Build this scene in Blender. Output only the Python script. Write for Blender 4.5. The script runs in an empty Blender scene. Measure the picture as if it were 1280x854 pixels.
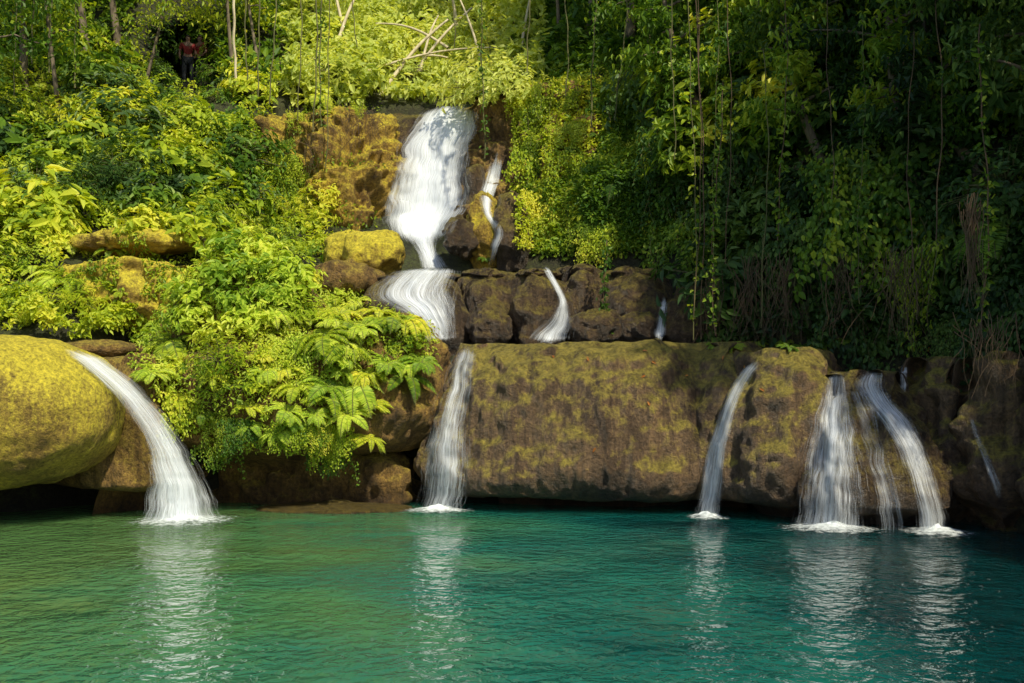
import bpy, math, random
import numpy as np
from mathutils import Vector, Matrix
from mathutils.bvhtree import BVHTree
random.seed(7); rng=np.random.default_rng(7)
sc=bpy.context.scene; col=sc.collection
F=1244.0; CZ=2.0
def W(px,py,Y): return ((px-640)/F*Y, Y, CZ+(500-py)/F*Y)

# ---------------- noise
def _h(ix,iy,iz,s):
    h=(ix.astype(np.int64)*374761393+iy.astype(np.int64)*668265263+iz.astype(np.int64)*1274126177+s*974634777)&0xffffffff
    h=((h^(h>>13))*1274126177)&0xffffffff
    h=((h^(h>>16))*2246822519)&0xffffffff
    return ((h^(h>>15))&0xffff)/65535.0
def vnoise(P,s=0):
    P=np.asarray(P,float); i=np.floor(P); f=P-i; f=f*f*(3-2*f)
    ix,iy,iz=i[...,0],i[...,1],i[...,2]; r=0
    for a in (0,1):
        wx=f[...,0] if a else 1-f[...,0]
        for b in (0,1):
            wy=f[...,1] if b else 1-f[...,1]
            for c in (0,1):
                wz=f[...,2] if c else 1-f[...,2]
                r=r+wx*wy*wz*_h(ix+a,iy+b,iz+c,s)
    return r*2-1
def fbm(P,s=0,o=4):
    r=0;a=1.0;P=np.asarray(P,float)
    for k in range(o):
        r=r+a*vnoise(P*(2**k)+k*17.3,s+k); a*=.5
    return r/1.6
# ---------------- mesh helpers
def mk(name,V,faces,mats=(),mi=None,smooth=False):
    V=np.asarray(V,np.float32)
    me=bpy.data.meshes.new(name)
    me.vertices.add(len(V)); me.vertices.foreach_set("co",V.ravel())
    nl=sum(f.size for f in faces); nf=sum(len(f) for f in faces)
    me.loops.add(nl); me.polygons.add(nf)
    me.loops.foreach_set("vertex_index",np.concatenate([f.ravel() for f in faces]).astype(np.int32))
    st=[];c=0
    for f in faces:
        k=f.shape[1]; st.append(c+np.arange(len(f))*k); c+=f.size
    me.polygons.foreach_set("loop_start",np.concatenate(st).astype(np.int32))
    if mi is not None: me.polygons.foreach_set("material_index",np.asarray(mi,np.int32))
    for m in mats: me.materials.append(m)
    me.update(calc_edges=True)
    me.polygons.foreach_set("use_smooth",np.full(nf,smooth))
    me.validate()
    return me
def add(name,me,label=None,cat=None,kind=None,group=None,loc=(0,0,0),parent=None):
    o=bpy.data.objects.new(name,me); col.objects.link(o); o.location=loc
    if label:o["label"]=label
    if cat:o["category"]=cat
    if kind:o["kind"]=kind
    if group:o["group"]=group
    if parent is not None:o.parent=parent
    return o
def gridf(nu,nv):
    i=np.arange(nu-1)[:,None]*nv+np.arange(nv-1)[None,:]
    i=i.ravel(); return np.stack([i,i+nv,i+nv+1,i+1],1)
def catmull(P,n):
    P=np.asarray(P,float); d=np.r_[0,np.cumsum(np.linalg.norm(np.diff(P[:,:2],axis=0),axis=1)+1e-6)]
    t=np.linspace(0,d[-1],n); Pe=np.vstack([2*P[0]-P[1],P,2*P[-1]-P[-2]])
    k=np.clip(np.searchsorted(d,t,side='right')-1,0,len(P)-2); u=((t-d[k])/(d[k+1]-d[k]))[:,None]
    a,b,c,e=Pe[k],Pe[k+1],Pe[k+2],Pe[k+3]
    return .5*((2*b)+(-a+c)*u+(2*a-5*b+4*c-e)*u*u+(-a+3*b-3*c+e)*u**3)
def tube(pts,rad,n=7):
    pts=np.asarray(pts,float);m=len(pts);rad=np.broadcast_to(rad,(m,))
    T=np.gradient(pts,axis=0);T/=np.linalg.norm(T,axis=1)[:,None]+1e-9
    ref=np.where(np.abs(T[:,2:3])>.9,np.array([[1.,0,0]]),np.array([[0,0,1.]]))
    if np.abs(T[:,2]).mean()>.6: ref=np.tile([[1.,0,0]],(m,1))
    A=np.cross(T,ref);A/=np.linalg.norm(A,axis=1)[:,None]+1e-9;B=np.cross(T,A)
    th=np.linspace(0,2*np.pi,n,endpoint=False)
    V=pts[:,None]+rad[:,None,None]*(np.cos(th)[None,:,None]*A[:,None]+np.sin(th)[None,:,None]*B[:,None])
    f=[]
    for i in range(m-1):
        j=np.arange(n);f.append(np.stack([i*n+j,i*n+(j+1)%n,(i+1)*n+(j+1)%n,(i+1)*n+j],1))
    return V.reshape(-1,3),np.vstack(f)
def join(parts):
    V=[];Fc=[];c=0
    for v,f in parts: V.append(v);Fc.append(f+c);c+=len(v)
    return np.vstack(V),np.vstack(Fc)
def nrm(a): return a/(np.linalg.norm(a,axis=-1,keepdims=True)+1e-9)
def leaves(O,Fw,U,S,wr=.4,fold=.12,droop=.15):
    Fw=nrm(Fw);R=nrm(np.cross(Fw,U));U=np.cross(R,Fw);S=np.broadcast_to(S,(len(O),))[:,None];w=S*wr*.5
    b=O;t=O+Fw*S-U*S*droop
    r1=O+Fw*S*.28+R*w+U*S*fold;r2=O+Fw*S*.66+R*w*.8+U*S*(fold*.6-droop*.3)
    l1=O+Fw*S*.28-R*w+U*S*fold;l2=O+Fw*S*.66-R*w*.8+U*S*(fold*.6-droop*.3)
    V=np.stack([b,r1,r2,t,l2,l1],1).reshape(-1,3);n=len(O);k=np.arange(n)[:,None]*6
    f=np.stack([k+np.array([[0,1,2,3]]),k+np.array([[0,3,4,5]])],1).reshape(-1,4)
    return V,f
def rdir(n): return nrm(rng.normal(size=(n,3)))

# ---------------- materials
def newmat(name):
    m=bpy.data.materials.new(name);m.use_nodes=True;nt=m.node_tree;nt.nodes.clear()
    return m,nt
def ramp(nt,stops):
    r=nt.nodes.new('ShaderNodeValToRGB');e=r.color_ramp.elements
    while len(e)<len(stops): e.new(.5)
    for x,(p,c) in zip(e,stops):
        x.position=p;x.color=(c[0],c[1],c[2],1) if hasattr(c,'__len__') else (c,c,c,1)
    return r
def noise(nt,vec,scale,detail=5,rough=.55):
    n=nt.nodes.new('ShaderNodeTexNoise');n.inputs['Scale'].default_value=scale;n.inputs['Detail'].default_value=detail;n.inputs['Roughness'].default_value=rough
    if vec is not None: nt.links.new(vec,n.inputs['Vector'])
    return n
def mixc(nt,fac,a,b,bt='MIX'):
    m=nt.nodes.new('ShaderNodeMix');m.data_type='RGBA';m.blend_type=bt
    for s,i in ((fac,0),(a,6),(b,7)):
        if isinstance(s,bpy.types.NodeSocket): nt.links.new(s,m.inputs[i])
        else: m.inputs[i].default_value=s if i==0 else (s[0],s[1],s[2],1)
    return m.outputs[2]
def math_(nt,op,a,b=None,clamp=False):
    m=nt.nodes.new('ShaderNodeMath');m.operation=op;m.use_clamp=clamp
    for i,s in enumerate((a,b)):
        if s is None: continue
        if isinstance(s,bpy.types.NodeSocket): nt.links.new(s,m.inputs[i])
        else: m.inputs[i].default_value=s
    return m.outputs[0]
def rockmat(name,dark,mid,moss,mossamt=.5,rough=.75,wet=.3,bump=.12,wl=(.3,.8),nzw=.45,n1w=1.1,gr=.35,sw=.9):
    m,nt=newmat(name);L=nt.links
    g=nt.nodes.new('ShaderNodeNewGeometry');pos=g.outputs['Position']
    m0=nt.nodes.new('ShaderNodeMapping');m0.inputs['Scale'].default_value=(1,1,.5);L.new(pos,m0.inputs['Vector'])
    n1=noise(nt,m0.outputs[0],1.3,7,.65);n2=noise(nt,pos,17,5,.75)
    mp=nt.nodes.new('ShaderNodeMapping');mp.inputs['Scale'].default_value=(6,6,.25);L.new(pos,mp.inputs['Vector'])
    n3=noise(nt,mp.outputs[0],1.0,6,.7)
    r1=ramp(nt,[(.34,dark),(.52,mid),(.68,(mid[0]*1.35,mid[1]*1.28,mid[2]*1.2))]);L.new(n1.outputs[0],r1.inputs[0])
    sep=nt.nodes.new('ShaderNodeSeparateXYZ');L.new(g.outputs['Normal'],sep.inputs[0])
    a=math_(nt,'MULTIPLY',sep.outputs[2],nzw)
    b=math_(nt,'ADD',a,math_(nt,'MULTIPLY',n1.outputs[0],n1w))
    b=math_(nt,'ADD',b,math_(nt,'MULTIPLY',math_(nt,'SUBTRACT',n2.outputs[0],.5),.8))
    b=math_(nt,'ADD',b,math_(nt,'MULTIPLY',math_(nt,'SUBTRACT',n3.outputs[0],.5),sw))
    b=math_(nt,'ADD',b,mossamt-1.1)
    r2=ramp(nt,[(.0,0.),(.5,1.)]);L.new(b,r2.inputs[0])
    c=mixc(nt,r2.outputs[0],r1.outputs[0],moss)
    r3=ramp(nt,[(.38,(1-wet,)*3),(.56,(1,)*3)]);L.new(n3.outputs[0],r3.inputs[0])
    c=mixc(nt,1.0,c,r3.outputs[0],'MULTIPLY')
    r4=ramp(nt,[(.32,(gr,gr*.95,gr*.9)),(.5,(.95,)*3),(.66,(1.45,1.4,1.3))]);L.new(n2.outputs[0],r4.inputs[0])
    c=mixc(nt,1.0,c,r4.outputs[0],'MULTIPLY')
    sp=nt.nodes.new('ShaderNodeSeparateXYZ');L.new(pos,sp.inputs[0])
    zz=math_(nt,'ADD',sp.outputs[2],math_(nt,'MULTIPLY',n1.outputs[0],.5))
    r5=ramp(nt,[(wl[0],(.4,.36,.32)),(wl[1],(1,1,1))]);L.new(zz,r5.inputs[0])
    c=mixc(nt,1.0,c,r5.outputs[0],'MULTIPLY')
    vo=nt.nodes.new('ShaderNodeTexVoronoi');vo.inputs['Scale'].default_value=7;L.new(pos,vo.inputs['Vector'])
    nf=noise(nt,pos,40,3,.7)
    hb=math_(nt,'ADD',math_(nt,'MULTIPLY',n2.outputs[0],1.0),math_(nt,'MULTIPLY',nf.outputs[0],.35))
    hb=math_(nt,'ADD',hb,math_(nt,'MULTIPLY',vo.outputs['Distance'],.3))
    bp=nt.nodes.new('ShaderNodeBump');bp.inputs['Strength'].default_value=1;bp.inputs['Distance'].default_value=bump;L.new(hb,bp.inputs['Height'])
    p=nt.nodes.new('ShaderNodeBsdfPrincipled');L.new(c,p.inputs['Base Color']);p.inputs['Roughness'].default_value=rough
    L.new(bp.outputs[0],p.inputs['Normal']);o=nt.nodes.new('ShaderNodeOutputMaterial');L.new(p.outputs[0],o.inputs[0])
    return m
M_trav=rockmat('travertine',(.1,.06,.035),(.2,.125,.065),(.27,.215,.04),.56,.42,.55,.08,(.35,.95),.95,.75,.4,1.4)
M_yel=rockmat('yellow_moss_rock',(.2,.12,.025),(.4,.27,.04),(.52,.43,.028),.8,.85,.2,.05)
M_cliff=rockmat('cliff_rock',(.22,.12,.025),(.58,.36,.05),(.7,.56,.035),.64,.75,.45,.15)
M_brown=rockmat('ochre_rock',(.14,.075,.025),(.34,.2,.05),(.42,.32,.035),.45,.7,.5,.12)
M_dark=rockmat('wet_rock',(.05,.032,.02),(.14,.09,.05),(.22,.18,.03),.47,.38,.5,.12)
M_hill=rockmat('forest_earth',(.02,.02,.008),(.05,.045,.02),(.07,.09,.015),.4,.9,.3)

def leafmat(name,c0,c1,c2,tr=.4):
    m,nt=newmat(name);L=nt.links
    g=nt.nodes.new('ShaderNodeNewGeometry');oi=nt.nodes.new('ShaderNodeObjectInfo')
    n=noise(nt,g.outputs['Position'],.8,1,.6)
    f=math_(nt,'ADD',math_(nt,'MULTIPLY',g.outputs['Random Per Island'],.4),math_(nt,'MULTIPLY',math_(nt,'SUBTRACT',n.outputs[0],.2),.9))
    f=math_(nt,'ADD',f,math_(nt,'MULTIPLY',math_(nt,'SUBTRACT',oi.outputs['Random'],.5),.45))
    r=ramp(nt,[(.15,c0),(.5,c1),(.85,c2)]);L.new(f,r.inputs[0])
    p=nt.nodes.new('ShaderNodeBsdfPrincipled');L.new(r.outputs[0],p.inputs['Base Color']);p.inputs['Roughness'].default_value=.5
    p.inputs['Specular IOR Level'].default_value=.3
    t=nt.nodes.new('ShaderNodeBsdfTranslucent')
    cc=mixc(nt,1.0,r.outputs[0],(1.5,1.4,.6),'MULTIPLY');L.new(cc,t.inputs[0])
    mx=nt.nodes.new('ShaderNodeMixShader');mx.inputs[0].default_value=tr;L.new(p.outputs[0],mx.inputs[1]);L.new(t.outputs[0],mx.inputs[2])
    o=nt.nodes.new('ShaderNodeOutputMaterial');L.new(mx.outputs[0],o.inputs[0]);return m
L_glow=leafmat('leaf_far_sunny',(.42,.5,.11),(.66,.7,.18),(.8,.78,.32),.45)  # sun glow and haze of the far forest put into a pale leaf colour
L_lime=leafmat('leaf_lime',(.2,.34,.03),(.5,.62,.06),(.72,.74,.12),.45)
L_bright=leafmat('leaf_sunny',(.12,.22,.015),(.45,.54,.03),(.74,.7,.08))  # sunlit copy of the leaf, sun brightness put into its colour
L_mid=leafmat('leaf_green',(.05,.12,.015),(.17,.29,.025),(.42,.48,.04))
L_dark=leafmat('leaf_shaded',(.02,.05,.015),(.06,.125,.025),(.17,.26,.05),.35)  # shaded copy of the leaf, the shade is put into its colour
L_dry=leafmat('leaf_dry',(.25,.09,.02),(.4,.16,.04),(.5,.25,.06),.2)

def plain(name,c1,c2,sc_=8,rough=.85,stretch=(1,1,.3)):
    m,nt=newmat(name);L=nt.links
    tc=nt.nodes.new('ShaderNodeTexCoord');mp=nt.nodes.new('ShaderNodeMapping');mp.inputs['Scale'].default_value=stretch;L.new(tc.outputs['Object'],mp.inputs['Vector'])
    n=noise(nt,mp.outputs[0],sc_,6,.65);r=ramp(nt,[(.35,c1),(.65,c2)]);L.new(n.outputs[0],r.inputs[0])
    bp=nt.nodes.new('ShaderNodeBump');bp.inputs['Strength'].default_value=.6;bp.inputs['Distance'].default_value=.03;L.new(n.outputs[0],bp.inputs['Height'])
    p=nt.nodes.new('ShaderNodeBsdfPrincipled');L.new(r.outputs[0],p.inputs['Base Color']);p.inputs['Roughness'].default_value=rough;L.new(bp.outputs[0],p.inputs['Normal'])
    o=nt.nodes.new('ShaderNodeOutputMaterial');L.new(p.outputs[0],o.inputs[0]);return m
M_bark=plain('bark',(.07,.05,.03),(.22,.17,.11))
M_pale=plain('pale_bark',(.4,.33,.2),(.68,.58,.38))
M_vine=plain('vine_stem',(.06,.06,.02),(.16,.15,.05))
M_root=plain('root',(.06,.04,.022),(.15,.09,.045))

def fallmat():
    m,nt=newmat('falling_water');L=nt.links
    u=nt.nodes.new('ShaderNodeUVMap');u.uv_map='flow';e=nt.nodes.new('ShaderNodeUVMap');e.uv_map='edge'
    wn=noise(nt,u.outputs[0],.9,1,.5)
    ws=nt.nodes.new('ShaderNodeVectorMath');ws.operation='MULTIPLY_ADD';L.new(wn.outputs[1],ws.inputs[0]);ws.inputs[1].default_value=(.07,0,0);L.new(u.outputs[0],ws.inputs[2])
    def st(sx,sy,det,off):
        mp=nt.nodes.new('ShaderNodeMapping');mp.inputs['Scale'].default_value=(sx,sy,1);mp.inputs['Location'].default_value=(off,off*.7,0)
        L.new(ws.outputs[0],mp.inputs['Vector']);return noise(nt,mp.outputs[0],1,det,.65).outputs[0]
    a=st(36,.6,4,0);b=st(7,.5,3,5);c=st(90,2.2,3,9)
    s=math_(nt,'ADD',math_(nt,'MULTIPLY',a,.42),math_(nt,'MULTIPLY',b,.28));s=math_(nt,'ADD',s,math_(nt,'MULTIPLY',c,.3))
    sep=nt.nodes.new('ShaderNodeSeparateXYZ');L.new(e.outputs[0],sep.inputs[0])
    d=math_(nt,'ABSOLUTE',math_(nt,'SUBTRACT',math_(nt,'MULTIPLY',sep.outputs[0],2),1))
    d=math_(nt,'POWER',d,1.7)
    al=math_(nt,'SUBTRACT',s,math_(nt,'MULTIPLY',d,.25))
    al=math_(nt,'ADD',al,math_(nt,'SUBTRACT',sep.outputs[1],.49))
    r=ramp(nt,[(.34,0.),(.45,.3),(.59,.92)]);L.new(al,r.inputs[0])
    p=nt.nodes.new('ShaderNodeBsdfPrincipled');p.inputs['Roughness'].default_value=.5;p.inputs['Base Color'].default_value=(.9,.93,.97,1)
    t2=nt.nodes.new('ShaderNodeBsdfTranslucent');t2.inputs[0].default_value=(.88,.92,.97,1)
    m2=nt.nodes.new('ShaderNodeMixShader');m2.inputs[0].default_value=.3;L.new(p.outputs[0],m2.inputs[1]);L.new(t2.outputs[0],m2.inputs[2])
    t=nt.nodes.new('ShaderNodeBsdfTransparent');mx=nt.nodes.new('ShaderNodeMixShader');L.new(r.outputs[0],mx.inputs[0]);L.new(t.outputs[0],mx.inputs[1]);L.new(m2.outputs[0],mx.inputs[2])
    o=nt.nodes.new('ShaderNodeOutputMaterial');L.new(mx.outputs[0],o.inputs[0]);return m
M_fall=fallmat()
def foammat():
    m,nt=newmat('foam');L=nt.links
    u=nt.nodes.new('ShaderNodeUVMap');u.uv_map='edge'
    g=nt.nodes.new('ShaderNodeNewGeometry')
    n=noise(nt,g.outputs['Position'],9,5,.7)
    sep=nt.nodes.new('ShaderNodeSeparateXYZ');L.new(u.outputs[0],sep.inputs[0])
    al=math_(nt,'SUBTRACT',math_(nt,'ADD',math_(nt,'MULTIPLY',n.outputs[0],1.6),-.1),math_(nt,'MULTIPLY',sep.outputs[0],.95))
    r=ramp(nt,[(.0,0.),(.55,.8)]);L.new(al,r.inputs[0])
    p=nt.nodes.new('ShaderNodeBsdfPrincipled');p.inputs['Base Color'].default_value=(.85,.9,.9,1);p.inputs['Roughness'].default_value=.6
    t=nt.nodes.new('ShaderNodeBsdfTransparent');mx=nt.nodes.new('ShaderNodeMixShader');L.new(r.outputs[0],mx.inputs[0]);L.new(t.outputs[0],mx.inputs[1]);L.new(p.outputs[0],mx.inputs[2])
    o=nt.nodes.new('ShaderNodeOutputMaterial');L.new(mx.outputs[0],o.inputs[0]);return m
M_foam=foammat()
def poolmat():
    m,nt=newmat('pool_water');L=nt.links
    g=nt.nodes.new('ShaderNodeNewGeometry');pos=g.outputs['Position']
    sp=nt.nodes.new('ShaderNodeSeparateXYZ');L.new(pos,sp.inputs[0])
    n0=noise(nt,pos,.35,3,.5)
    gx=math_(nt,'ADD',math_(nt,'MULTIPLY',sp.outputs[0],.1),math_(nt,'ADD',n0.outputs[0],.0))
    r=ramp(nt,[(.0,(.075,.16,.05)),(.25,(.045,.165,.07)),(.5,(.014,.135,.095)),(.74,(.004,.08,.07)),(.95,(.001,.03,.032))]);L.new(gx,r.inputs[0])  # sunlit left and shaded right put into the water colour across the pool
    def w(sx,sy,sc_,det):
        mp=nt.nodes.new('ShaderNodeMapping');mp.inputs['Scale'].default_value=(sx,sy,1);mp.inputs['Rotation'].default_value=(0,0,sc_*.3);L.new(pos,mp.inputs['Vector']);n_=noise(nt,mp.outputs[0],sc_,det,.5);n_.inputs['Distortion'].default_value=.5;return n_.outputs[0]
    big=w(1,1,.6,1)
    fine=math_(nt,'MULTIPLY',w(1,1,6.0,3),math_(nt,'POWER',math_(nt,'ADD',big,.3),3.0))
    h=math_(nt,'ADD',math_(nt,'MULTIPLY',w(1,1,1.8,1),.5),math_(nt,'MULTIPLY',fine,1.5))
    bp=nt.nodes.new('ShaderNodeBump');bp.inputs['Strength'].default_value=1;bp.inputs['Distance'].default_value=.125;L.new(h,bp.inputs['Height'])
    p=nt.nodes.new('ShaderNodeBsdfPrincipled');L.new(r.outputs[0],p.inputs['Base Color']);p.inputs['Roughness'].default_value=.04;p.inputs['IOR'].default_value=1.36
    p.subsurface_method='BURLEY';p.inputs['Subsurface Weight'].default_value=1;p.inputs['Subsurface Radius'].default_value=(.8,1.0,1.0);p.inputs['Subsurface Scale'].default_value=1.6
    L.new(bp.outputs[0],p.inputs['Normal']);o=nt.nodes.new('ShaderNodeOutputMaterial');L.new(p.outputs[0],o.inputs[0]);return m
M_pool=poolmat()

# ---------------- terrain
CP=np.array([-900,-500,-200,0,200,400,500,600,700,800,900,1100,1300,1500,1800,2300],float)
RP=np.array([760,640,520,430,340,250,130,60,-60,-300,-700],float)
T=np.array([
[9,12,15,18,19.5,20,20,19.5,19.5,19.5,18.5,17,14.8,11,8,5],
[9,12,15,18,19.6,20.2,20.2,19.7,19.5,19.5,18.5,17,14.8,11,8,5],
[9.5,12.5,15.5,18.2,19.7,20.3,20.4,20.2,20,20,19,17.3,15.2,11.3,8.2,5.2],
[10,13,16,18.4,19.8,20.6,21,21.2,21.5,21.5,19.8,17.8,15.6,11.7,8.5,5.4],
[11,14.5,17.5,20,20.6,23.0,23.8,24.2,23.8,22.8,21.3,18.6,16.2,12.2,9,5.7],
[12,16,19.5,21.5,22.8,27.2,27.6,27.6,24.6,23.5,21.8,19.2,16.8,12.7,9.4,6],
[14,19,23,25.5,27,29.0,29.5,29.5,26.0,24.5,22.6,20,17.6,13.5,10,6.4],
[16,22,26,28.5,31.5,31.5,34,34,29,26,24,21,18.5,14,10.5,6.8],
[19,26,30,33,35,38,42,42,35,29,26,23,20,15,11.5,7.2],
[24,32,38,42,46,50,54,54,46,38,33,28,24,18,13,8],
[30,40,48,55,60,64,66,66,58,48,42,36,30,22,15,9]],float)
def depth(px,py):
    px=np.asarray(px,float);py=np.asarray(py,float)
    ci=np.clip(np.searchsorted(CP,px)-1,0,len(CP)-2);R=-RP;ri=np.clip(np.searchsorted(R,-py)-1,0,len(RP)-2)
    u=np.clip((px-CP[ci])/(CP[ci+1]-CP[ci]),0,1);v=np.clip((-py-R[ri])/(R[ri+1]-R[ri]),0,1);u=u*u*(3-2*u)*.5+u*.5
    d=(T[ri,ci]*(1-u)*(1-v)+T[ri,ci+1]*u*(1-v)+T[ri+1,ci]*(1-u)*v+T[ri+1,ci+1]*u*v)
    h=np.exp(-(((px-236)/40)**2+((py-82)/42)**2)**2)
    return d+h*4.5
def hillpt(px,py):
    d=depth(px,py);P=np.stack([(px-640)/F*d,d,CZ+(500-py)/F*d],-1)
    n=fbm(P*.45,3,4)*.75
    k=1+n/d
    return np.stack([P[...,0]*k,P[...,1]*k,CZ+(P[...,2]-CZ)*k],-1)
gx,gy=np.meshgrid(np.linspace(-900,2300,320),np.linspace(760,-700,210),indexing='ij')
HV=hillpt(gx,gy).reshape(-1,3);HF=gridf(320,210)
hill=add('hill',mk('hill',HV,[HF],[M_hill],smooth=True),"steep forested hillside of dark earth around a pool","hill","structure")
BV=[HV];BF=[HF];cnt=[len(HV)]
def reg(V,Fc): BV.append(V);BF.append(Fc+cnt[0]);cnt[0]+=len(V)
gme=mk('ground',[(-150,-150,-1.2),(150,-150,-1.2),(150,150,-1.2),(-150,150,-1.2)],[np.array([[0,1,2,3]])],[M_hill])
add('ground',gme,"dark earth ground below the pool","ground","structure")

# ---------------- swept ledges
def sweep(name,path,prof,mat,label,amp=.22,seed=1,nu=170,nv=80,flute=.05,fine=.07,cat="rock"):
    z0=prof[1][1];prof=[(-1.3,z0-1.7),(-1.2,z0-.8),(-1.02,z0-.25)]+[q for i,q in enumerate(prof) if i>0 and (q[0]>-.9 or i>len(prof)//2)]
    p=[]
    for q in path: p.append(((q[0]-640)/F*q[1],q[1],1.0))
    P=catmull(p,nu);pr=catmull(prof,nv)
    Tn=np.gradient(P[:,:2],axis=0);Tn/=np.linalg.norm(Tn,axis=1)[:,None]
    n=np.stack([Tn[:,1],-Tn[:,0]],1)
    top=(pr[:,1]>z0-1.8)&(pr[:,0]<0)&(np.arange(nv)<nv*.5)
    back=np.clip(n[:,1]*-1,0,1)**1.2*.85+.15
    off=np.where(top[None,:],pr[None,:,0]*back[:,None],pr[None,:,0]*np.ones((nu,1)))
    V=np.zeros((nu,nv,3))
    V[:,:,0]=P[:,None,0]+n[:,None,0]*off;V[:,:,1]=P[:,None,1]+n[:,None,1]*off;V[:,:,2]=pr[None,:,1]
    rid=1-np.abs(fbm(V*1.7,seed+20,3))*2.2
    d=fbm(V*.8,seed,3)*amp+fbm(V*np.array([3.2,3.2,.5]),seed+5,3)*flute+fbm(V*4,seed+9,5)*fine+rid*amp*.22
    fr=np.clip((pr[:,0]-pr[:,0].min())/1.2,0.1,1)[None,:]
    V[:,:,0]+=n[:,None,0]*d*fr;V[:,:,1]+=n[:,None,1]*d*fr;V[:,:,2]+=d*.35
    V=V.reshape(-1,3);Fc=gridf(nu,nv)[:,::-1]
    reg(V,Fc);return add(name,mk(name,V,[Fc],[mat],smooth=True),label,cat)
def boulder(name,px,py,Y,r,mat,label,seed=1,pw=2.6,amp=.3,fine=.07,sub=5):
    import bmesh
    bm=bmesh.new();bmesh.ops.create_icosphere(bm,subdivisions=sub,radius=1)
    V=np.array([v.co[:] for v in bm.verts]);Fc=np.array([[v.index for v in f.verts] for f in bm.faces]);bm.free()
    k=(np.abs(V)**pw).sum(1)**(-1/pw);V=V*k[:,None]
    c=np.array(W(px,py,Y));V=V*np.array(r)
    nn=nrm(V);rid=1-np.abs(fbm(V*2.2+seed*5,seed+7,3))*2.5
    V=V+nn*(fbm(V*1.6/max(1,min(r))+seed*9,seed,4)*amp*min(r)*2.2)[:,None]+nn*(fbm(V*6+seed,seed+3,3)*fine)[:,None]+nn*(rid*.4*amp*min(r))[:,None]
    V=V+c;Q=np.concatenate([Fc,Fc[:,2:3]],1)
    BV.append(V);BF.append(Q+cnt[0]);cnt[0]+=len(V)
    return add(name,mk(name,V,[Fc],[mat],smooth=True),label,"rock")

P_main=[(-4,3.15),(-1.8,3.1),(-.85,3.07),(-.55,2.98),(-.2,2.78),(.15,2.35),(.42,1.75),(.6,1.15),(.68,.7),(.6,.42),(.35,.24),(-.2,.2),(-.8,.25),(-1.1,-.6)]
sweep('travertine_ledge',[(600,21),(570,19.6),(576,18.8),(600,18.45),(640,18.1),(690,17.95),(750,17.85),(800,17.7),(840,17.8),(870,18.1),(905,17.7),(935,17.95),(955,18.8),(960,20)],P_main,M_trav,"long rounded brown travertine ledge overhanging the pool",.18,11,nu=420,nv=170,flute=.14,fine=.09)
P_r1=[(-3,3.0),(-1.2,2.95),(-.7,2.85),(-.25,2.62),(.1,2.2),(.33,1.6),(.5,.95),(.48,.5),(.25,.25),(-.3,.2),(-.9,-.5)]
sweep('travertine_ledge',[(905,19.3),(918,17.7),(945,16.9),(985,16.5),(1025,16.7),(1050,17.8),(1055,19)],P_r1,M_trav,"rounded wet brown travertine bulge beside a thin waterfall",.24,21,nu=240,nv=150,flute=.14,fine=.1)
P_r2=[(-3,2.65),(-1.1,2.6),(-.5,2.45),(-.1,2.15),(.25,1.7),(.55,1.1),(.78,.6),(.72,.3),(.3,.15),(-.3,-.4)]
sweep('travertine_ledge',[(1028,18),(1040,16.6),(1065,16.0),(1090,16.15),(1120,15.95),(1150,16.8),(1153,18)],P_r2,M_dark,"dark wet travertine mound under a spreading waterfall",.24,31,nu=240,nv=130,flute=.16,fine=.1)
P_fr=[(-3,3.1),(-1,2.9),(-.3,2.5),(.1,2.0),(.3,1.5),(.4,1.0),(.3,.5),(-.1,.2),(-.5,-.5)]
sweep('rock_bank',[(1120,18.6),(1145,17.0),(1180,16.0),(1210,16.1),(1250,15.1),(1290,15.0),(1400,12.8),(1560,10),(1900,7)],P_fr,M_trav,"lumpy wet brown rock bank at the edge of the pool",.8,41,nu=320,nv=120,fine=.16)
boulder('mossy_dome_rock',-22,513,16.4,(2.2,1.7,1.26),M_yel,"smooth golden-green moss dome of rock with a dark undercut",51,2.5,.035,.03,6)
sweep('mossy_bank',[(-700,13),(-350,14.6),(-180,15.8),(-60,17.0),(60,18.2),(110,19.5)],[(-3,3.2),(-1,3.1),(-.3,2.8),(.1,2.2),(.2,1.5),(0,1.0),(-.6,.8),(-1.5,.7),(-1.8,-.5)],M_yel,"moss-covered rock bank behind a dome of rock",.2,52,nu=220,nv=90,fine=.05)
P_ramp=[(-2.5,2.95),(-1.2,2.9),(-.6,2.78),(-.2,2.45),(.1,1.8),(.28,1.2),(.33,.8),(.2,.5),(-.3,.42),(-.9,.5),(-1.2,-.5)]
sweep('travertine_ramp',[(62,19.3),(78,18.2),(115,17.3),(165,16.95),(195,17.5),(204,18.8)],P_ramp,M_brown,"ochre brown rock ramp with a waterfall running over it",.14,61,nu=170,nv=110,flute=.1)
P_mound=[(-3,4.0),(-1.2,3.8),(-.5,3.4),(0,2.9),(.2,2.4),(.25,1.9),(.1,1.4),(-.2,1.1),(-.8,1.0),(-1.5,.6),(-1.8,-.5)]
sweep('overgrown_rock',[(180,20),(210,18.4),(300,17.7),(400,17.8),(470,18.2),(530,18.9),(560,20.2)],P_mound,M_brown,"rock mound buried under bright ferns and shrubs",.45,71,nu=300,nv=150,fine=.16,flute=.12)
boulder('overgrown_rock',312,392,18.9,(1.25,.9,1.2),M_brown,"tall rock buried under ferns and broad leaves",44,2.1,.15)
boulder('overgrown_rock',432,430,18.9,(.95,.8,.6),M_brown,"rock buried under bright trailing ferns",45,2.2,.2)
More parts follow.
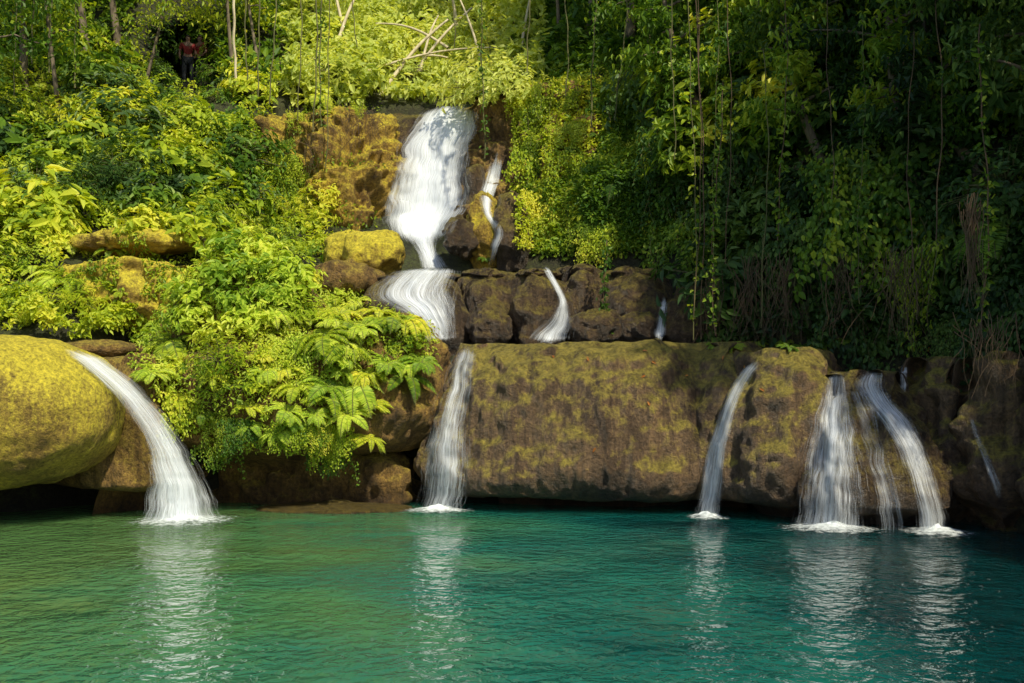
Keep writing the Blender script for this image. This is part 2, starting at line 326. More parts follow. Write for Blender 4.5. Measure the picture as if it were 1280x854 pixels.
sweep('cave_rock',[(205,21.2),(240,20.0),(300,19.6),(365,19.3),(430,19.1),(490,19.2),(520,20.4)],[(-2,1.8),(-.6,1.5),(-.2,1.1),(.1,.6),(.15,.1),(-.1,-.4)],M_brown,"low ochre rock at the waterline under an overhang",.6,75,nu=240,nv=90,fine=.18)
boulder('flat_stone',418,637,18.2,(1.3,.75,.1),M_trav,"flat tan stone shelf lying at the waterline",5,2.2,.9)
P_mid=[(-3,4.75),(-1.2,4.7),(-.5,4.6),(-.1,4.35),(.2,3.9),(.3,3.4),(.2,3.0),(0,2.6)]
sweep('stepped_rock',[(445,22.6),(462,21.6),(520,21.0),(568,21.1),(585,22.3)],[(a,b+.12 if b>4 else b) for a,b in P_mid],M_dark,"rounded rock step under a broad cascade",.2,81,nu=140,nv=90)
P_ov=[(-3,4.85),(-1.2,4.8),(-.6,4.74),(-.2,4.55),(.1,4.2),(.22,3.85),(.15,3.5),(.15,3.2),(.2,2.9),(.1,2.6)]
sweep('stepped_rock',[(567,22.6),(580,21.7),(600,21.0),(622,21.1),(640,21.4),(662,20.8),(690,21.2),(708,22.3)],P_ov,M_dark,"rounded overhanging dark mossy rock shelf",.35,83,nu=260,nv=120,fine=.1,flute=.06)
sweep('stepped_rock',[(692,23),(704,21.9),(728,21.3),(752,21.7),(775,21.2),(805,21.1),(832,21.7),(848,22.6)],[(a,b*1.03 if b>4 else b) for a,b in P_ov],M_dark,"dark rounded rock shelf with draped mossy lip",.35,87,nu=260,nv=120,fine=.1,flute=.07)
sweep('stepped_rock',[(820,22.5),(835,21.4),(880,20.4),(930,20.0),(1000,19.7)],[(a,b*.9 if b>4 else b) for a,b in P_mid],M_dark,"shaded dark rock under hanging plants",.4,88,nu=160,nv=90,fine=.12)
for i,(a,b,Y,r) in enumerate([(612,410,20.7,(.5,.5,.4)),(748,412,20.9,(.65,.5,.38)),(860,400,20.6,(.7,.6,.55)),(800,412,20.8,(.4,.5,.38))]):
    boulder('mossy_boulder',a,b,Y,r,M_dark,"rounded dark mossy boulder standing on the ledge",60+i,2.1,.2,.08)
boulder('mossy_boulder',456,318,23,(.84,.8,.56),M_yel,"yellow moss-covered boulder beside the upper falls",3,2.2,.2)
boulder('boulder',574,300,24.3,(.36,.5,.5),M_dark,"brown wet boulder at the foot of the falls",8,2.4,.3)
boulder('boulder',606,296,24.8,(.5,.6,1.1),M_cliff,"ochre rock beside a thin trickle of water",9,2.6,.3)
boulder('boulder',430,352,22.2,(.9,.6,.4),M_brown,"low brown boulder below a mossy boulder",19,2.3,.3)
boulder('boulder',596,248,26.1,(.3,.5,.85),M_dark,"dark wet rock sticking out of the falls",10,2.4,.3)
boulder('boulder',640,300,24.4,(.4,.6,1.0),M_dark,"brown rock beside a thin trickle of water",12,2.4,.35)
PU=[(-2,9.9),(-.8,9.7),(-.2,9.4),(.05,8.8),(.1,8),(.2,7),(.35,6),(.5,5.2),(.6,4)]
sweep('upper_cliff',[(290,29.5),(335,27.6),(395,26.6),(430,26.0),(462,26.3),(480,26.8),(488,27.8),(490,29)],PU,M_cliff,"golden mossy cliff beside the upper waterfall",.8,91,nu=300,nv=220,flute=.3,fine=.3)
sweep('upper_cliff',[(478,29),(484,27.8),(540,27.4),(600,27.2),(625,28.5)],[(-2,10.25),(-.8,10.1),(-.35,9.9),(.05,9.4),(.3,8.4),(.5,7.4),(.75,6.4),(.95,5.6),(1.1,4)],M_dark,"wet rock face behind the upper waterfall",.12,93,nu=160,nv=160,fine=.06,flute=.08)
sweep('upper_cliff',[(582,28.5),(597,26.9),(625,26.0),(680,25.4),(740,25.2),(800,26)],[(-2,10.6),(-.8,10.3),(-.2,9.8),(.05,9),(.1,8),(.2,7),(.35,6),(.5,5.2),(.6,4)],M_brown,"brown rock cliff draped in creepers",.6,95,nu=220,nv=180,fine=.25,flute=.25)
sweep('rock_terrace',[(45,21.5),(80,19.9),(150,19.5),(230,19.6),(262,20.8)],[(-2,4.95),(-.9,4.85),(-.3,4.7),(.05,4.4),(.1,4.0),(-.2,3.6),(-.6,3)],M_yel,"ochre rock terrace covered with moss",.45,101,nu=200,nv=100,fine=.2,flute=.15)
boulder('boulder',125,438,18.5,(.8,.6,.16),M_brown,"pale ochre rock beside the lip of a waterfall",33,2.1,.3)
boulder('mossy_boulder',165,304,20.8,(1.3,.8,.26),M_yel,"low moss-covered boulder among ferns",13,2.1,.6,.12)

BV_=np.vstack(BV)
bvh=BVHTree.FromPolygons([tuple(v) for v in BV_.tolist()],[tuple(f) if f[2]!=f[3] else tuple(f[:3]) for f in np.vstack(BF).tolist()],all_triangles=False)
CAM=Vector((0,0,CZ))
def cast(px,py):
    d=Vector(((px-640)/F,1,(500-py)/F)).normalized()
    h,n,i,t=bvh.ray_cast(CAM,d)
    if h is None: return None,None
    if n.dot(d)>0:n=-n
    return h,n

# ---------------- pool
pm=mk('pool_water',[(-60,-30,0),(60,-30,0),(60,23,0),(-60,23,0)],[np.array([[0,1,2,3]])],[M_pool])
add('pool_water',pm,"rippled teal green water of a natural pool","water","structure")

# ---------------- waterfalls
def setuv(me,name,uvs):
    l=me.uv_layers.new(name=name);vi=np.zeros(len(me.loops),np.int32);me.loops.foreach_get("vertex_index",vi)
    l.data.foreach_set("uv",uvs[vi].astype(np.float32).ravel())
def fall(rows,label,dens=.5,foam=0,stick=.04,nc=None,seed=0,layers=2,sm=3,dgrad=0.0,fade=0.0,jit=.1,top=.05):
    R=np.array(rows,float);n=max(36,int((R[-1,0]-R[0,0])/1.8))
    pys=np.linspace(R[0,0],R[-1,0],n)
    Rr=catmull(np.c_[R[:,0],R[:,1]*0,R[:,1],R[:,2]],400)
    xl=np.interp(pys,Rr[:,0],Rr[:,2]);xr=np.interp(pys,Rr[:,0],Rr[:,3]);w=(xr-xl).max();nc=nc or max(8,int(w/2.0))
    allV=[];allF=[];U1=[];U2=[];c=0
    for layer in range(layers):
        q=np.stack([pys*.05,pys*0+seed,pys*0+layer*3],1);jl=fbm(q,seed+1,3);jr=fbm(q+9,seed+2,3)
        a=xl+jl*(xr-xl)*jit-1.5-layer*.08*(xr-xl);b=xr+jr*(xr-xl)*jit+1.5+layer*.08*(xr-xl)
        Y=np.zeros((n,nc))
        for j in range(nc):
            t=j/(nc-1);prev=1e9
            for i in range(n):
                h,_=cast(a[i]*(1-t)+b[i]*t,pys[i]);y=h.y if h else prev
                if prev<1e8: y=min(y,prev+.004)
                prev=y;Y[i,j]=y
            if n>6:
                k=6;Y[:k,j]=np.minimum(Y[:k,j],Y[k,j]+.25)
        for _ in range(sm):
            Y[1:-1]=(Y[:-2]+Y[1:-1]*2+Y[2:])/4;Y[:,1:-1]=(Y[:,:-2]+Y[:,1:-1]*2+Y[:,2:])/4
        t=np.linspace(0,1,nc)[None,:];px=a[:,None]*(1-t)+b[:,None]*t
        wm=np.mean((b-a))/F*Y.mean()
        G3=np.stack([t*wm*6+np.zeros((n,1)),pys[:,None]*.02+0*t,0*t+layer+np.zeros((n,1))],-1)
        Y=Y-(stick+layer*.05)-np.abs(fbm(G3,seed+4,3))*.06
        X=(px-640)/F*Y;Z=CZ+(500-pys[:,None])/F*Y
        V=np.stack([X,Y,Z],-1).reshape(-1,3)
        vl=np.cumsum(np.r_[0,np.linalg.norm(np.diff(V.reshape(n,nc,3)[:,nc//2],axis=0),axis=1)])
        U=(t*wm+np.zeros((n,1)))+layer*3.3+seed*7.1
        U1.append(np.stack([U,np.broadcast_to(vl[:,None],(n,nc))+seed],-1).reshape(-1,2))
        fr=np.linspace(0,1,n)[:,None];de=np.broadcast_to(dens-.07*layer+.02*np.sin(fr*9+seed)-dgrad*fr-.2*np.clip(1-fr/top,0,1)-(.3*np.clip(1-(1-fr)/fade,0,1) if fade else 0),(n,nc))
        U2.append(np.stack([np.broadcast_to(t,(n,nc)),de],-1).reshape(-1,2))
        allV.append(V);allF.append(gridf(n,nc)+c);c+=len(V)
    V=np.vstack(allV);me=mk('waterfall',V,[np.vstack(allF)],[M_fall],smooth=True)
    setuv(me,'flow',np.vstack(U1));setuv(me,'edge',np.vstack(U2))
    o=add('waterfall',me,label,'waterfall')
    if foam:
        last=allV[0].reshape(n,nc,3)[-1];cx=last[:,0].mean();cy=last[:,1].mean()-.12;rx=(last[:,0].max()-last[:,0].min())/2+.45*foam;ry=.8*foam+.2
        nr,na=16,60;rr=np.linspace(0,1,nr);aa=np.linspace(0,2*np.pi,na)
        A=np.stack([cx+rx*rr[:,None]*np.cos(aa),cy+ry*rr[:,None]*np.sin(aa),np.full((nr,na),.008)+.1*(1-rr[:,None])**3],-1).reshape(-1,3)
        A[:,2]+=np.abs(fbm(A*6,seed,3))*.09*np.repeat(1-rr,na)
        fm=mk('foam',A,[gridf(nr,na)],[M_foam],smooth=True);setuv(fm,'edge',np.stack([np.repeat(rr,na),np.repeat(rr,na)],-1))
        add('foam',fm,parent=o)
    return o
fall([(133,541,592),(150,525,590),(180,509,587),(220,498,583),(255,489,576),(282,489,560),(308,502,549)],"tall white veil of water falling down the upper cliff",.63,seed=1,stick=.2,sm=10,fade=.1,jit=.09)
fall([(292,508,548),(312,520,546),(325,525,552),(339,527,560)],"short white run of water between boulders",.56,seed=2,sm=5,stick=.08,fade=.1,jit=.1)
fall([(334,512,574),(342,485,575),(356,469,574),(372,464,573),(386,492,572),(405,517,571),(430,524,569)],"broad white cascade over a rounded rock step",.53,seed=3,stick=.06,fade=.08)
fall([(190,618,626),(215,610,624),(245,602,616),(266,606,613),(290,618,628),(312,612,622),(336,606,617)],"thin broken trickle of water down ochre rock",.54,seed=4,fade=.2,jit=.25,top=.15)
fall([(196,622,629),(225,616,624),(262,606,616)],"thin trickle of water on dark rock",.5,seed=5,fade=.3,jit=.3,top=.2,layers=1)
fall([(333,679,685),(345,685,692),(362,694,701),(378,698,709),(392,688,714),(412,670,716),(434,656,714)],"small white waterfall fanning out over dark rock",.52,seed=6,fade=.12,jit=.15)
fall([(371,827,833),(400,822,831),(432,818,830)],"thin trickle of water in the shade",.52,seed=7,fade=.25,jit=.25,top=.15)
fall([(433,570,597),(460,558,596),(500,542,596),(550,527,593),(600,517,592),(643,512,590)],"thin streaky waterfall over the long brown ledge",.465,.6,seed=8)
fall([(450,938,953),(470,922,939),(500,904,924),(550,887,912),(600,875,905),(657,865,900)],"narrow white waterfall between two brown bulges",.51,.5,seed=9)
fall([(462,1036,1056),(485,1026,1062),(520,1012,1070),(570,998,1080),(620,989,1089),(669,980,1098)],"streaky white waterfall spreading over a dark mound",.485,.8,seed=10,jit=.06)
fall([(460,1082,1112),(480,1064,1108),(500,1076,1120),(530,1098,1145),(570,1122,1165),(620,1138,1181),(672,1146,1192)],"white waterfall curving down the side of a dark mound",.49,.8,seed=11,jit=.06)
fall([(482,1048,1095),(510,1056,1105),(550,1066,1118),(600,1078,1130),(669,1088,1142)],"thin veil of water threads over dark rock",.39,0,seed=14,layers=1,jit=.1)
fall([(458,1126,1134),(475,1126,1133),(494,1125,1133)],"tiny trickle of water on dark rock",.52,seed=12,fade=.3)
fall([(520,1208,1216),(560,1222,1232),(610,1240,1252),(650,1250,1262)],"faint trickle of water on a dark rock bank",.4,seed=15,layers=1,fade=.3)
fall([(437,68,105),(452,96,135),(480,128,170),(520,161,206),(570,184,240),(620,186,266),(657,174,282)],"bright white waterfall pouring off an ochre ramp",.54,1.2,seed=13,jit=.08)

# ---------------- plants
def gen_shrub(seed,n_ros=60,lsz=.17,per=8,rad=.8,wr=.42):
    global rng;rng=np.random.default_rng(seed)
    d=rdir(n_ros);d[:,2]=np.abs(d[:,2])*.9+.05;d=nrm(d);r=rad*(.45+.75*rng.random(n_ros));C=d*r[:,None]*np.array([1,1,.85])
    st=[]
    for i in range(0,n_ros,2):
        m=C[i]*.5+np.array([0,0,.12]);st.append(tube([np.zeros(3),m,C[i]],[.014,.009,.004],4))
    sv,sf=join(st)
    O=np.repeat(C,per,0);k=len(O)
    ax=np.repeat(nrm(d+np.array([0,0,.5])),per,0);t1=nrm(np.cross(ax,rdir(k)));Fw=t1+ax*rng.uniform(-.25,.55,(k,1))+np.array([0,0,-.15])
    lv,lf=leaves(O+rng.normal(size=(k,3))*.04,Fw,ax,lsz*rng.uniform(.6,1.25,k),wr)
    V,Fa=join([(sv,sf),(lv,lf)]);return V,Fa,np.r_[np.ones(len(sf)),np.zeros(len(lf))]
def gen_fern(seed,nf=13,L_=.8,np_=20,arch=.9):
    global rng;rng=np.random.default_rng(seed);O=[];Fw=[];U=[];S=[];st=[]
    for i in range(nf):
        a=rng.random()*6.28;L0=L_*rng.uniform(.7,1.15);h=np.array([math.cos(a),math.sin(a),0]);up=rng.uniform(.35,1.0)
        t=np.linspace(0,1,np_+1)[:,None];P=h*(L0*t*(1-.15*t))+np.array([0,0,1])*L0*(up*t-arch*up*1.1*t*t-.12*t*t)
        st.append(tube(P[::4],.006,3));T_=nrm(np.gradient(P,axis=0));side=nrm(np.cross(T_,[0,0,1.]));nn=np.cross(side,T_)
        sz=L0*.17*np.sin(np.pi*np.clip(t[:,0]*.92+.1,0,1))**.7+.012
        for sgn in (1,-1):
            O.append(P[1:]);Fw.append((side*sgn+T_*.45+rng.normal(size=side.shape)*.08)[1:]);U.append(nn[1:]);S.append(sz[1:])
    sv,sf=join(st);lv,lf=leaves(np.vstack(O),np.vstack(Fw),np.vstack(U),np.concatenate(S),.25,.02,.15)
    V,Fa=join([(sv,sf),(lv,lf)]);return V,Fa,np.r_[np.ones(len(sf)),np.zeros(len(lf))]
def gen_creeper(seed,n=900,lsz=.1,h=1.3):
    global rng;rng=np.random.default_rng(seed);O=[];st=[]
    for s in range(12):
        x=rng.normal()*.35;y=-rng.random()*.3;hh=h*rng.uniform(.4,1.1);t=np.linspace(0,1,10)[:,None]
        P=np.hstack([x+.15*np.sin(t*4+s),y-.25*np.sin(t*2.2),.1-hh*t]);st.append(tube(P,.007,3));m=n//12;k=rng.random(m)**1.3*9;i=k.astype(int)
        O.append(P[i]+(P[i+1]-P[i])*(k-i)[:,None]+rng.normal(size=(m,3))*.07)
    sv,sf=join(st);O=np.vstack(O);k=len(O);Fw=rdir(k)*.6+np.array([0,-.35,-.8]);lv,lf=leaves(O,Fw,rdir(k)*.5+np.array([0,-1,.5]),lsz*rng.uniform(.6,1.3,k),.6)
    V,Fa=join([(sv,sf),(lv,lf)]);return V,Fa,np.r_[np.ones(len(sf)),np.zeros(len(lf))]
KM={}
mats={'b':L_bright,'m':L_mid,'d':L_dark,'g':L_glow,'l':L_lime}
G={'shrub':[gen_shrub(101,110,.13,8),gen_shrub(102,80,.18,8,wr=.38),gen_shrub(103,150,.09,8,wr=.5),gen_shrub(106,110,.16,7,.9,.22)],
   'bigleaf':[gen_shrub(111,50,.27,7,.9,.4),gen_shrub(112,60,.23,7,.9,.5)],
   'fern':[gen_fern(201,18,.75,34),gen_fern(202,24,.65,34),gen_fern(203,18,.9,40,1.1)],
   'creeper':[gen_creeper(301),gen_creeper(302,1200,.075),gen_creeper(303,1100,.09)]}
for k,v in G.items():
    for mm in mats: KM[k,mm]=[mk(k,V,[f],[mats[mm],M_vine],mi) for V,f,mi in v]
LAB={'shrub':{'b':"bright yellow-green leafy shrub in sunlight",'l':"bright lime green shrub in full sun",'m':"green leafy shrub on the slope",'d':"dark green leafy shrub in shade",'g':"pale yellow-green sunlit shrub under the trees"},
'fern':{'b':"bright green arching fern in sunlight",'l':"lime green arching fern in full sun",'m':"green arching fern on mossy rock",'d':"dark green fern in the shade",'g':"pale lime green arching fern"},
'bigleaf':{'b':"sunlit plant with large glossy pointed leaves",'l':"lime green plant with large pointed leaves",'m':"green plant with large pointed leaves",'d':"shaded plant with large drooping leaves"},
'creeper':{'b':"bright green leafy creeper hanging over rock",'l':"lime green leafy creeper hanging over rock",'m':"green leafy creeper trailing down the cliff",'d':"dark leafy creeper hanging in shade"}}
NM={'shrub':'shrub','fern':'fern','creeper':'creeper_plant','bigleaf':'broadleaf_plant'}
def plant(kind,mm,px,py,s,vi=None,out=.0):
    h,n=cast(px,py)
    if h is None:return
    v=KM[kind,mm];me=v[random.randrange(len(v)) if vi is None else vi]
    o=add(NM[kind],me,LAB[kind][mm],NM[kind].replace('_',' '),group=NM[kind].replace('_',' ')+"s growing on the banks")
    o.location=h+n*out
    if kind=='creeper':
        o.rotation_euler=(random.uniform(-.1,.1),0,math.atan2(n.x,-n.y)+random.uniform(-.3,.3))
    else:
        q=(n*.55+Vector((0,0,1))).normalized().to_track_quat('Z','Y').to_euler();o.rotation_euler=q;o.rotation_euler.rotate_axis('Z',random.random()*6.28)
    s*=random.uniform(.8,1.2);o.scale=(s,s,s)
shelf=lambda x,y: ((x>85)&(x<255)&(y>318)&(y<362))|((x>110)&(x<215)&(y>288)&(y<314))
def scatter(n,box,kinds,s,mask=None,out=0.):
    c=0;t=0
    while c<n and t<n*20:
        t+=1;px=random.uniform(box[0],box[1]);py=random.uniform(box[2],box[3])
        if mask and not mask(px,py):continue
        if shelf(px,py) or (380<px<660 and 128<py<430 and not(box[0]>160 and box[1]<560)): continue
        k,mm=random.choice(kinds);plant(k,mm,px,py,random.uniform(*s),None,out);c+=1
MX=[165,200,250,290,330,400,450,500,535]
mtop=lambda px: np.interp(px,MX,[440,395,340,305,308,350,380,396,415])
mbot=lambda px: np.interp(px,MX,[460,500,540,578,572,560,560,480,450])
inm=lambda x,y: mtop(x)<y<mbot(x)
scatter(56,(168,530,305,545),[('fern','b'),('fern','l'),('fern','b'),('fern','l')],(.45,.8),inm,.1)
scatter(22,(360,530,380,500),[('fern','l'),('fern','b')],(.6,.9),inm,.12)
scatter(26,(168,530,305,500),[('creeper','b'),('creeper','l'),('shrub','l'),('shrub','b')],(.35,.6),inm,.05)
for a,b in ((255,400),(290,385),(325,400),(275,430),(240,375),(310,350),(345,345),(290,325),(322,322),(370,360),(270,350),(300,420),(335,375),(305,340)): plant('bigleaf','l',a,b,.5,0,.15)
for a,b in ((200,430),(215,470),(420,380),(230,400),(350,370)): plant('shrub','l',a,b,.5,1,.1)
for i in range(12): plant('creeper',random.choice('bm'),random.uniform(270,440),random.uniform(525,560),random.uniform(.35,.5))
scatter(18,(-30,135,325,400),[('fern','b'),('fern','l'),('shrub','b')],(.7,1.0))
scatter(92,(-20,430,110,310),[('shrub','b'),('shrub','m'),('fern','b'),('fern','b'),('fern','l'),('creeper','m'),('shrub','d'),('bigleaf','m'),('bigleaf','b')],(.7,1.4),lambda x,y:not(345<x and y>125) and not(180<x<285 and y<140))
scatter(16,(250,400,250,320),[('shrub','b'),('fern','b'),('fern','m')],(.6,.9))
for i in range(12): plant(random.choice(['shrub','fern']),'b',random.uniform(350,408),random.uniform(245,325),random.uniform(.4,.6))
for i in range(10): plant(random.choice(['creeper','fern']),'b',random.uniform(370,480),random.uniform(126,146),random.uniform(.3,.42))
for i in range(5): plant('creeper','b',random.uniform(350,390),random.uniform(150,270),random.uniform(.4,.6))
for i in range(12): plant('fern','b',random.uniform(60,260),random.choice([278,316,368])+random.uniform(-5,5),random.uniform(.3,.5))
scatter(40,(640,870,60,300),[('creeper','b'),('creeper','b'),('fern','m'),('creeper','m')],(.5,.9))
scatter(22,(640,740,60,270),[('creeper','b'),('fern','b')],(.4,.7))
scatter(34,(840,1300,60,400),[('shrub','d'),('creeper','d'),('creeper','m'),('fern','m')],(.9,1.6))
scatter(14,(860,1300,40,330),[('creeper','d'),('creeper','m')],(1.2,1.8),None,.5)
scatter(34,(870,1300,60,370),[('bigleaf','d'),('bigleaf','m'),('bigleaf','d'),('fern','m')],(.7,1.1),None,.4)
for a,b in ((905,95),(940,110),(925,150),(890,175),(960,180),(985,90),(875,120),(1000,150),(915,210),(880,235)): plant('bigleaf','b',a,b,.75,0,1.0)
scatter(10,(880,1060,424,436),[('fern','m')],(.3,.45),)
scatter(8,(1060,1200,405,440),[('fern','d')],(.3,.5),)
scatter(8,(1180,1290,390,430),[('creeper','d'),('fern','d')],(.5,.8))
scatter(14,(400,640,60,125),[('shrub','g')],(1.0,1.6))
for a,b,s in ((200,62,.9),(228,40,.9),(262,48,.9),(196,100,.8),(280,95,.9),(275,70,.9),(212,128,.6),(268,128,.6)): plant('shrub','m',a,b,s)
for i in range(12): plant('fern','m',random.uniform(600,835),random.uniform(318,334),random.uniform(.22,.36))

# ---------------- ground cover
def cover(n,box,mat,label,lsz,mask=None,off=.7,bv=False,wr=.5):
    global rng;rng=np.random.default_rng(int(box[0]*3+box[2]+n)&0xffff)
    px=rng.uniform(box[0],box[1],n);py=rng.uniform(box[2],box[3],n)
    if mask is not None: k=mask(px,py);px=px[k];py=py[k]
    n=len(px)
    if bv:
        P=[];Nn=[]
        for a,b in zip(px,py):
            h,nn=cast(a,b)
            if h: P.append(h[:]);Nn.append(nn[:])
        P=np.array(P);Nn=np.array(Nn);n=len(P)
    else:
        P=hillpt(px,py);Nn=np.tile([[0,-.8,.6]],(n,1))
    cl=np.clip(fbm(P*1.3,44,3)*1.3+.1,0,1.3)
    P=P+nrm(Nn)*((cl*off+rng.random(n)*.18*min(1,off*2)))[:,None]
    Fw=rdir(n)*.8+nrm(Nn)*.5+np.array([0,0,-.35]);Uu=nrm(Nn)+rdir(n)*.5+np.array([0,0,.6])
    s=lsz*rng.uniform(.55,1.35,n)
    V,f=leaves(P,Fw,Uu,s,wr);add('ground_cover',mk('ground_cover',V,[f],[mat]),label,'ground cover','stuff')
excl=lambda x,y: ~((x>345)&(x<645)&(y>118)&(y<345)&~((x<415)&(y>225)))&~((x>196)&(x<276)&(y>40)&(y<124))&~shelf(x,y)
gap=lambda x,y: fbm(np.stack([x*.022,y*.03,x*0],-1),77)>-.22
cover(58000,(-100,440,20,440),L_bright,"dense sunlit green undergrowth on the slope",.115,lambda x,y:excl(x,y)&gap(x,y),.9)
cover(8000,(-100,360,-60,100),L_mid,"green undergrowth at the forest edge",.26,lambda x,y:excl(x,y)&((x<170)|(x>280)),1.0)
cover(2600,(190,285,30,128),L_dark,"dark undergrowth in a shaded hollow",.16,lambda x,y:~((x>215)&(x<268)&(y>58)),.3)  # shade of the hollow put in as dark-coloured leaves
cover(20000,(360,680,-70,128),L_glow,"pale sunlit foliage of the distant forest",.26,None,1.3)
cover(6000,(680,900,-60,90),L_mid,"green undergrowth on the shaded slope",.26,None,1.0)
cover(38000,(640,900,20,320),L_mid,"green creeping plants covering the cliff",.12,excl,.5)
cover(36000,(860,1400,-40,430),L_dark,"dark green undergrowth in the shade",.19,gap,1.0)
cover(13000,(165,540,300,560),L_lime,"small bright ferns and herbs covering a rock",.075,lambda x,y:(y>mtop(x)-10)&(y<mbot(x)+5)&~((x>430)&(y>450)&(fbm(np.stack([x*.03,y*.03,x*0],-1),9)<.15)),.3,True,.35)
cover(14000,(642,790,90,310),L_bright,"bright leafy creepers clinging to the cliff",.09,None,.2,True)
cover(1000,(350,495,128,290),L_bright,"sparse herbs growing on the ochre cliff",.09,lambda x,y:fbm(np.stack([x*.03,y*.03,x*0],-1),5)>.15,.15,True)
cover(3500,(60,268,275,375),L_bright,"sparse herbs growing on mossy shelves",.08,lambda x,y:fbm(np.stack([x*.03,y*.03,x*0],-1),6)>.0,.12,True)

for i,(a,b) in enumerate([(803,440),(812,508),(806,470),(690,445),(930,460),(955,490),(745,560),(815,452),(1160,440),(1075,432),(905,445),(1200,445),(735,452),(860,470)]):
    h,n=cast(a,b)
    if h:
        V,f=leaves(np.zeros((1,3)),np.array([[1.,.2,0]]),np.array([[0,0,1.]]),.1,.4)
        o=add('fallen_leaf',mk('fallen_leaf',V,[f],[L_dry]),"small orange dry leaf lying on the rock","leaf",group="fallen leaves on the ledge")
        o.location=h+n*.02;o.rotation_euler=n.to_track_quat('Z','Y').to_euler();o.rotation_euler.rotate_axis('Z',i*1.7)

# ---------------- trees
def gen_tree(seed,h=9,r=.16,cr=2.4,nl=5000,lsz=.2,base=.45,wr=.42):
    global rng;rng=np.random.default_rng(seed);t=np.linspace(0,1,12)
    bx=rng.normal()*.6;by=rng.normal()*.4
    P=np.stack([bx*np.sin(t*3)*.6+bx*t,by*t*t,h*t],1);parts=[tube(P,r*(1-.8*t)*(1+.5*np.exp(-t*18)),9)];C=[]
    nb=11
    for i in range(nb):
        k=base+(1-base)*(i+.5)/nb;a=i*2.4+rng.random();o=np.array([np.interp(k,t,P[:,j]) for j in range(3)])
        L0=cr*(1.05-.5*abs(k-.7)/.5)*rng.uniform(.7,1.1);d=np.array([math.cos(a),math.sin(a),rng.uniform(.1,.6)])
        s=np.linspace(0,1,6)[:,None];Q=o+d*L0*s+np.array([0,0,-.35])*L0*s*s+rng.normal(size=(6,3))*.05*s
        parts.append(tube(Q,r*.32*(1-.8*s[:,0])+.008,5))
        for f in (2,3,4,5,5): C.append(Q[f]+rng.normal(size=3)*.3)
    C=np.array(C);m=nl//len(C);k=len(C)*m;rad=rng.uniform(.35,.75,len(C))
    O=np.repeat(C,m,0)+rng.normal(size=(k,3))*np.repeat(rad,m)[:,None]*np.array([.6,.6,.38])
    Fw=rdir(k)*.8+np.array([0,0,-.45]);Uu=rdir(k)*.5+np.array([0,0,1]);lv,lf=leaves(O,Fw,Uu,lsz*rng.uniform(.6,1.3,k),wr)
    return join(parts),(lv,lf)
TV={}
for key,args in {'tall':dict(seed=1,h=10,nl=3800,lsz=.22),'tallb':dict(seed=2,h=11,r=.12,cr=2.1,nl=3400,lsz=.2,base=.3),'big':dict(seed=3,h=9,r=.2,cr=3.2,nl=4600,lsz=.28,base=.35,wr=.36),'thin':dict(seed=4,h=8,r=.06,cr=1.6,nl=2000,lsz=.18,base=.25),'canopy':dict(seed=5,h=14,r=.28,cr=3.6,nl=8000,lsz=.36,base=.6,wr=.5)}.items():
    (tv,tf),(lv,lf)=gen_tree(**args)
    TV[key]=(mk('trunk',tv,[tf],[M_bark],smooth=True),mk('trunk',tv,[tf],[M_pale],smooth=True),{mm:mk('crown',lv,[lf],[mats[mm]]) for mm in mats})
def tree(key,mm,loc,s=1,rot=None,lean=(0,0),label=None,group="forest trees on the hillside"):
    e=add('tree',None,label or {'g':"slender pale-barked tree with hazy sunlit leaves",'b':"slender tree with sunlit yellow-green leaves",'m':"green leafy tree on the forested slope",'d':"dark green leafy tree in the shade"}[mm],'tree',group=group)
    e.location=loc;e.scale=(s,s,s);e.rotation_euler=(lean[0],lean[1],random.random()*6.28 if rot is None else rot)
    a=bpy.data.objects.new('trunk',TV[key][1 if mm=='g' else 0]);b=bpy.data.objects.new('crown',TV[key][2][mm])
    for o in (a,b): col.objects.link(o);o.parent=e
    return e
def treepx(key,mm,px,py,s=1,**k):
    h=Vector(hillpt(np.array([float(px)]),np.array([float(py)]))[0].tolist());h.z-=.3
    return tree(key,mm,h,s,**k)
for px,py,k,mm,s in [(-60,150,'thin','m',1),(-10,200,'thin','m',.9),(30,120,'tallb','m',.9),(75,140,'thin','b',1),(110,80,'tall','m',.8),(150,60,'tallb','m',.9),(180,100,'thin','m',.8),(292,90,'thin','b',1),(325,80,'thin','b',.9),
    (440,70,'thin','g',1),(575,40,'thin','g',1),(640,60,'thin','b',.8),(700,60,'thin','m',1),(735,50,'tallb','m',.9),(785,60,'tall','m',.9),
    (545,-30,'tall','g',1.1),(400,-40,'tallb','g',1.1),(720,-30,'tall','m',1.1),(250,-40,'tall','m',1.1),(120,-50,'tall','m',1.1),(20,-30,'tall','m',1.1),
    (820,110,'thin','m',.9),(850,60,'tallb','m',.9),(890,150,'big','m',.55),(930,260,'big','m',.5),(960,120,'big','m',.75),(1000,200,'big','d',.7),(1060,250,'big','m',.6),(1110,150,'big','d',.8),(1160,280,'big','d',.6),(1230,220,'big','m',.6),(1290,300,'big','d',.6),
    (850,0,'tall','m',1),(940,20,'tallb','d',1),(1030,30,'tall','d',1),(1120,10,'tall','d',1),(1220,50,'big','d',1),(1320,120,'big','d',1)]:
    treepx(k,mm,px,py,s,lean=(random.uniform(-.05,.18),random.uniform(-.1,.1)))
for x,y,z,s in [(10.2,12,1,1),(11.7,15.5,3,1),(11.2,19,5,.9),(13,11,2,1)]:  # unseen shadow casters, added out of view to shade the right side
    tree('canopy','d',(x,y,z),s,label="tall broad canopy tree shading the bank",group="tall shade trees")

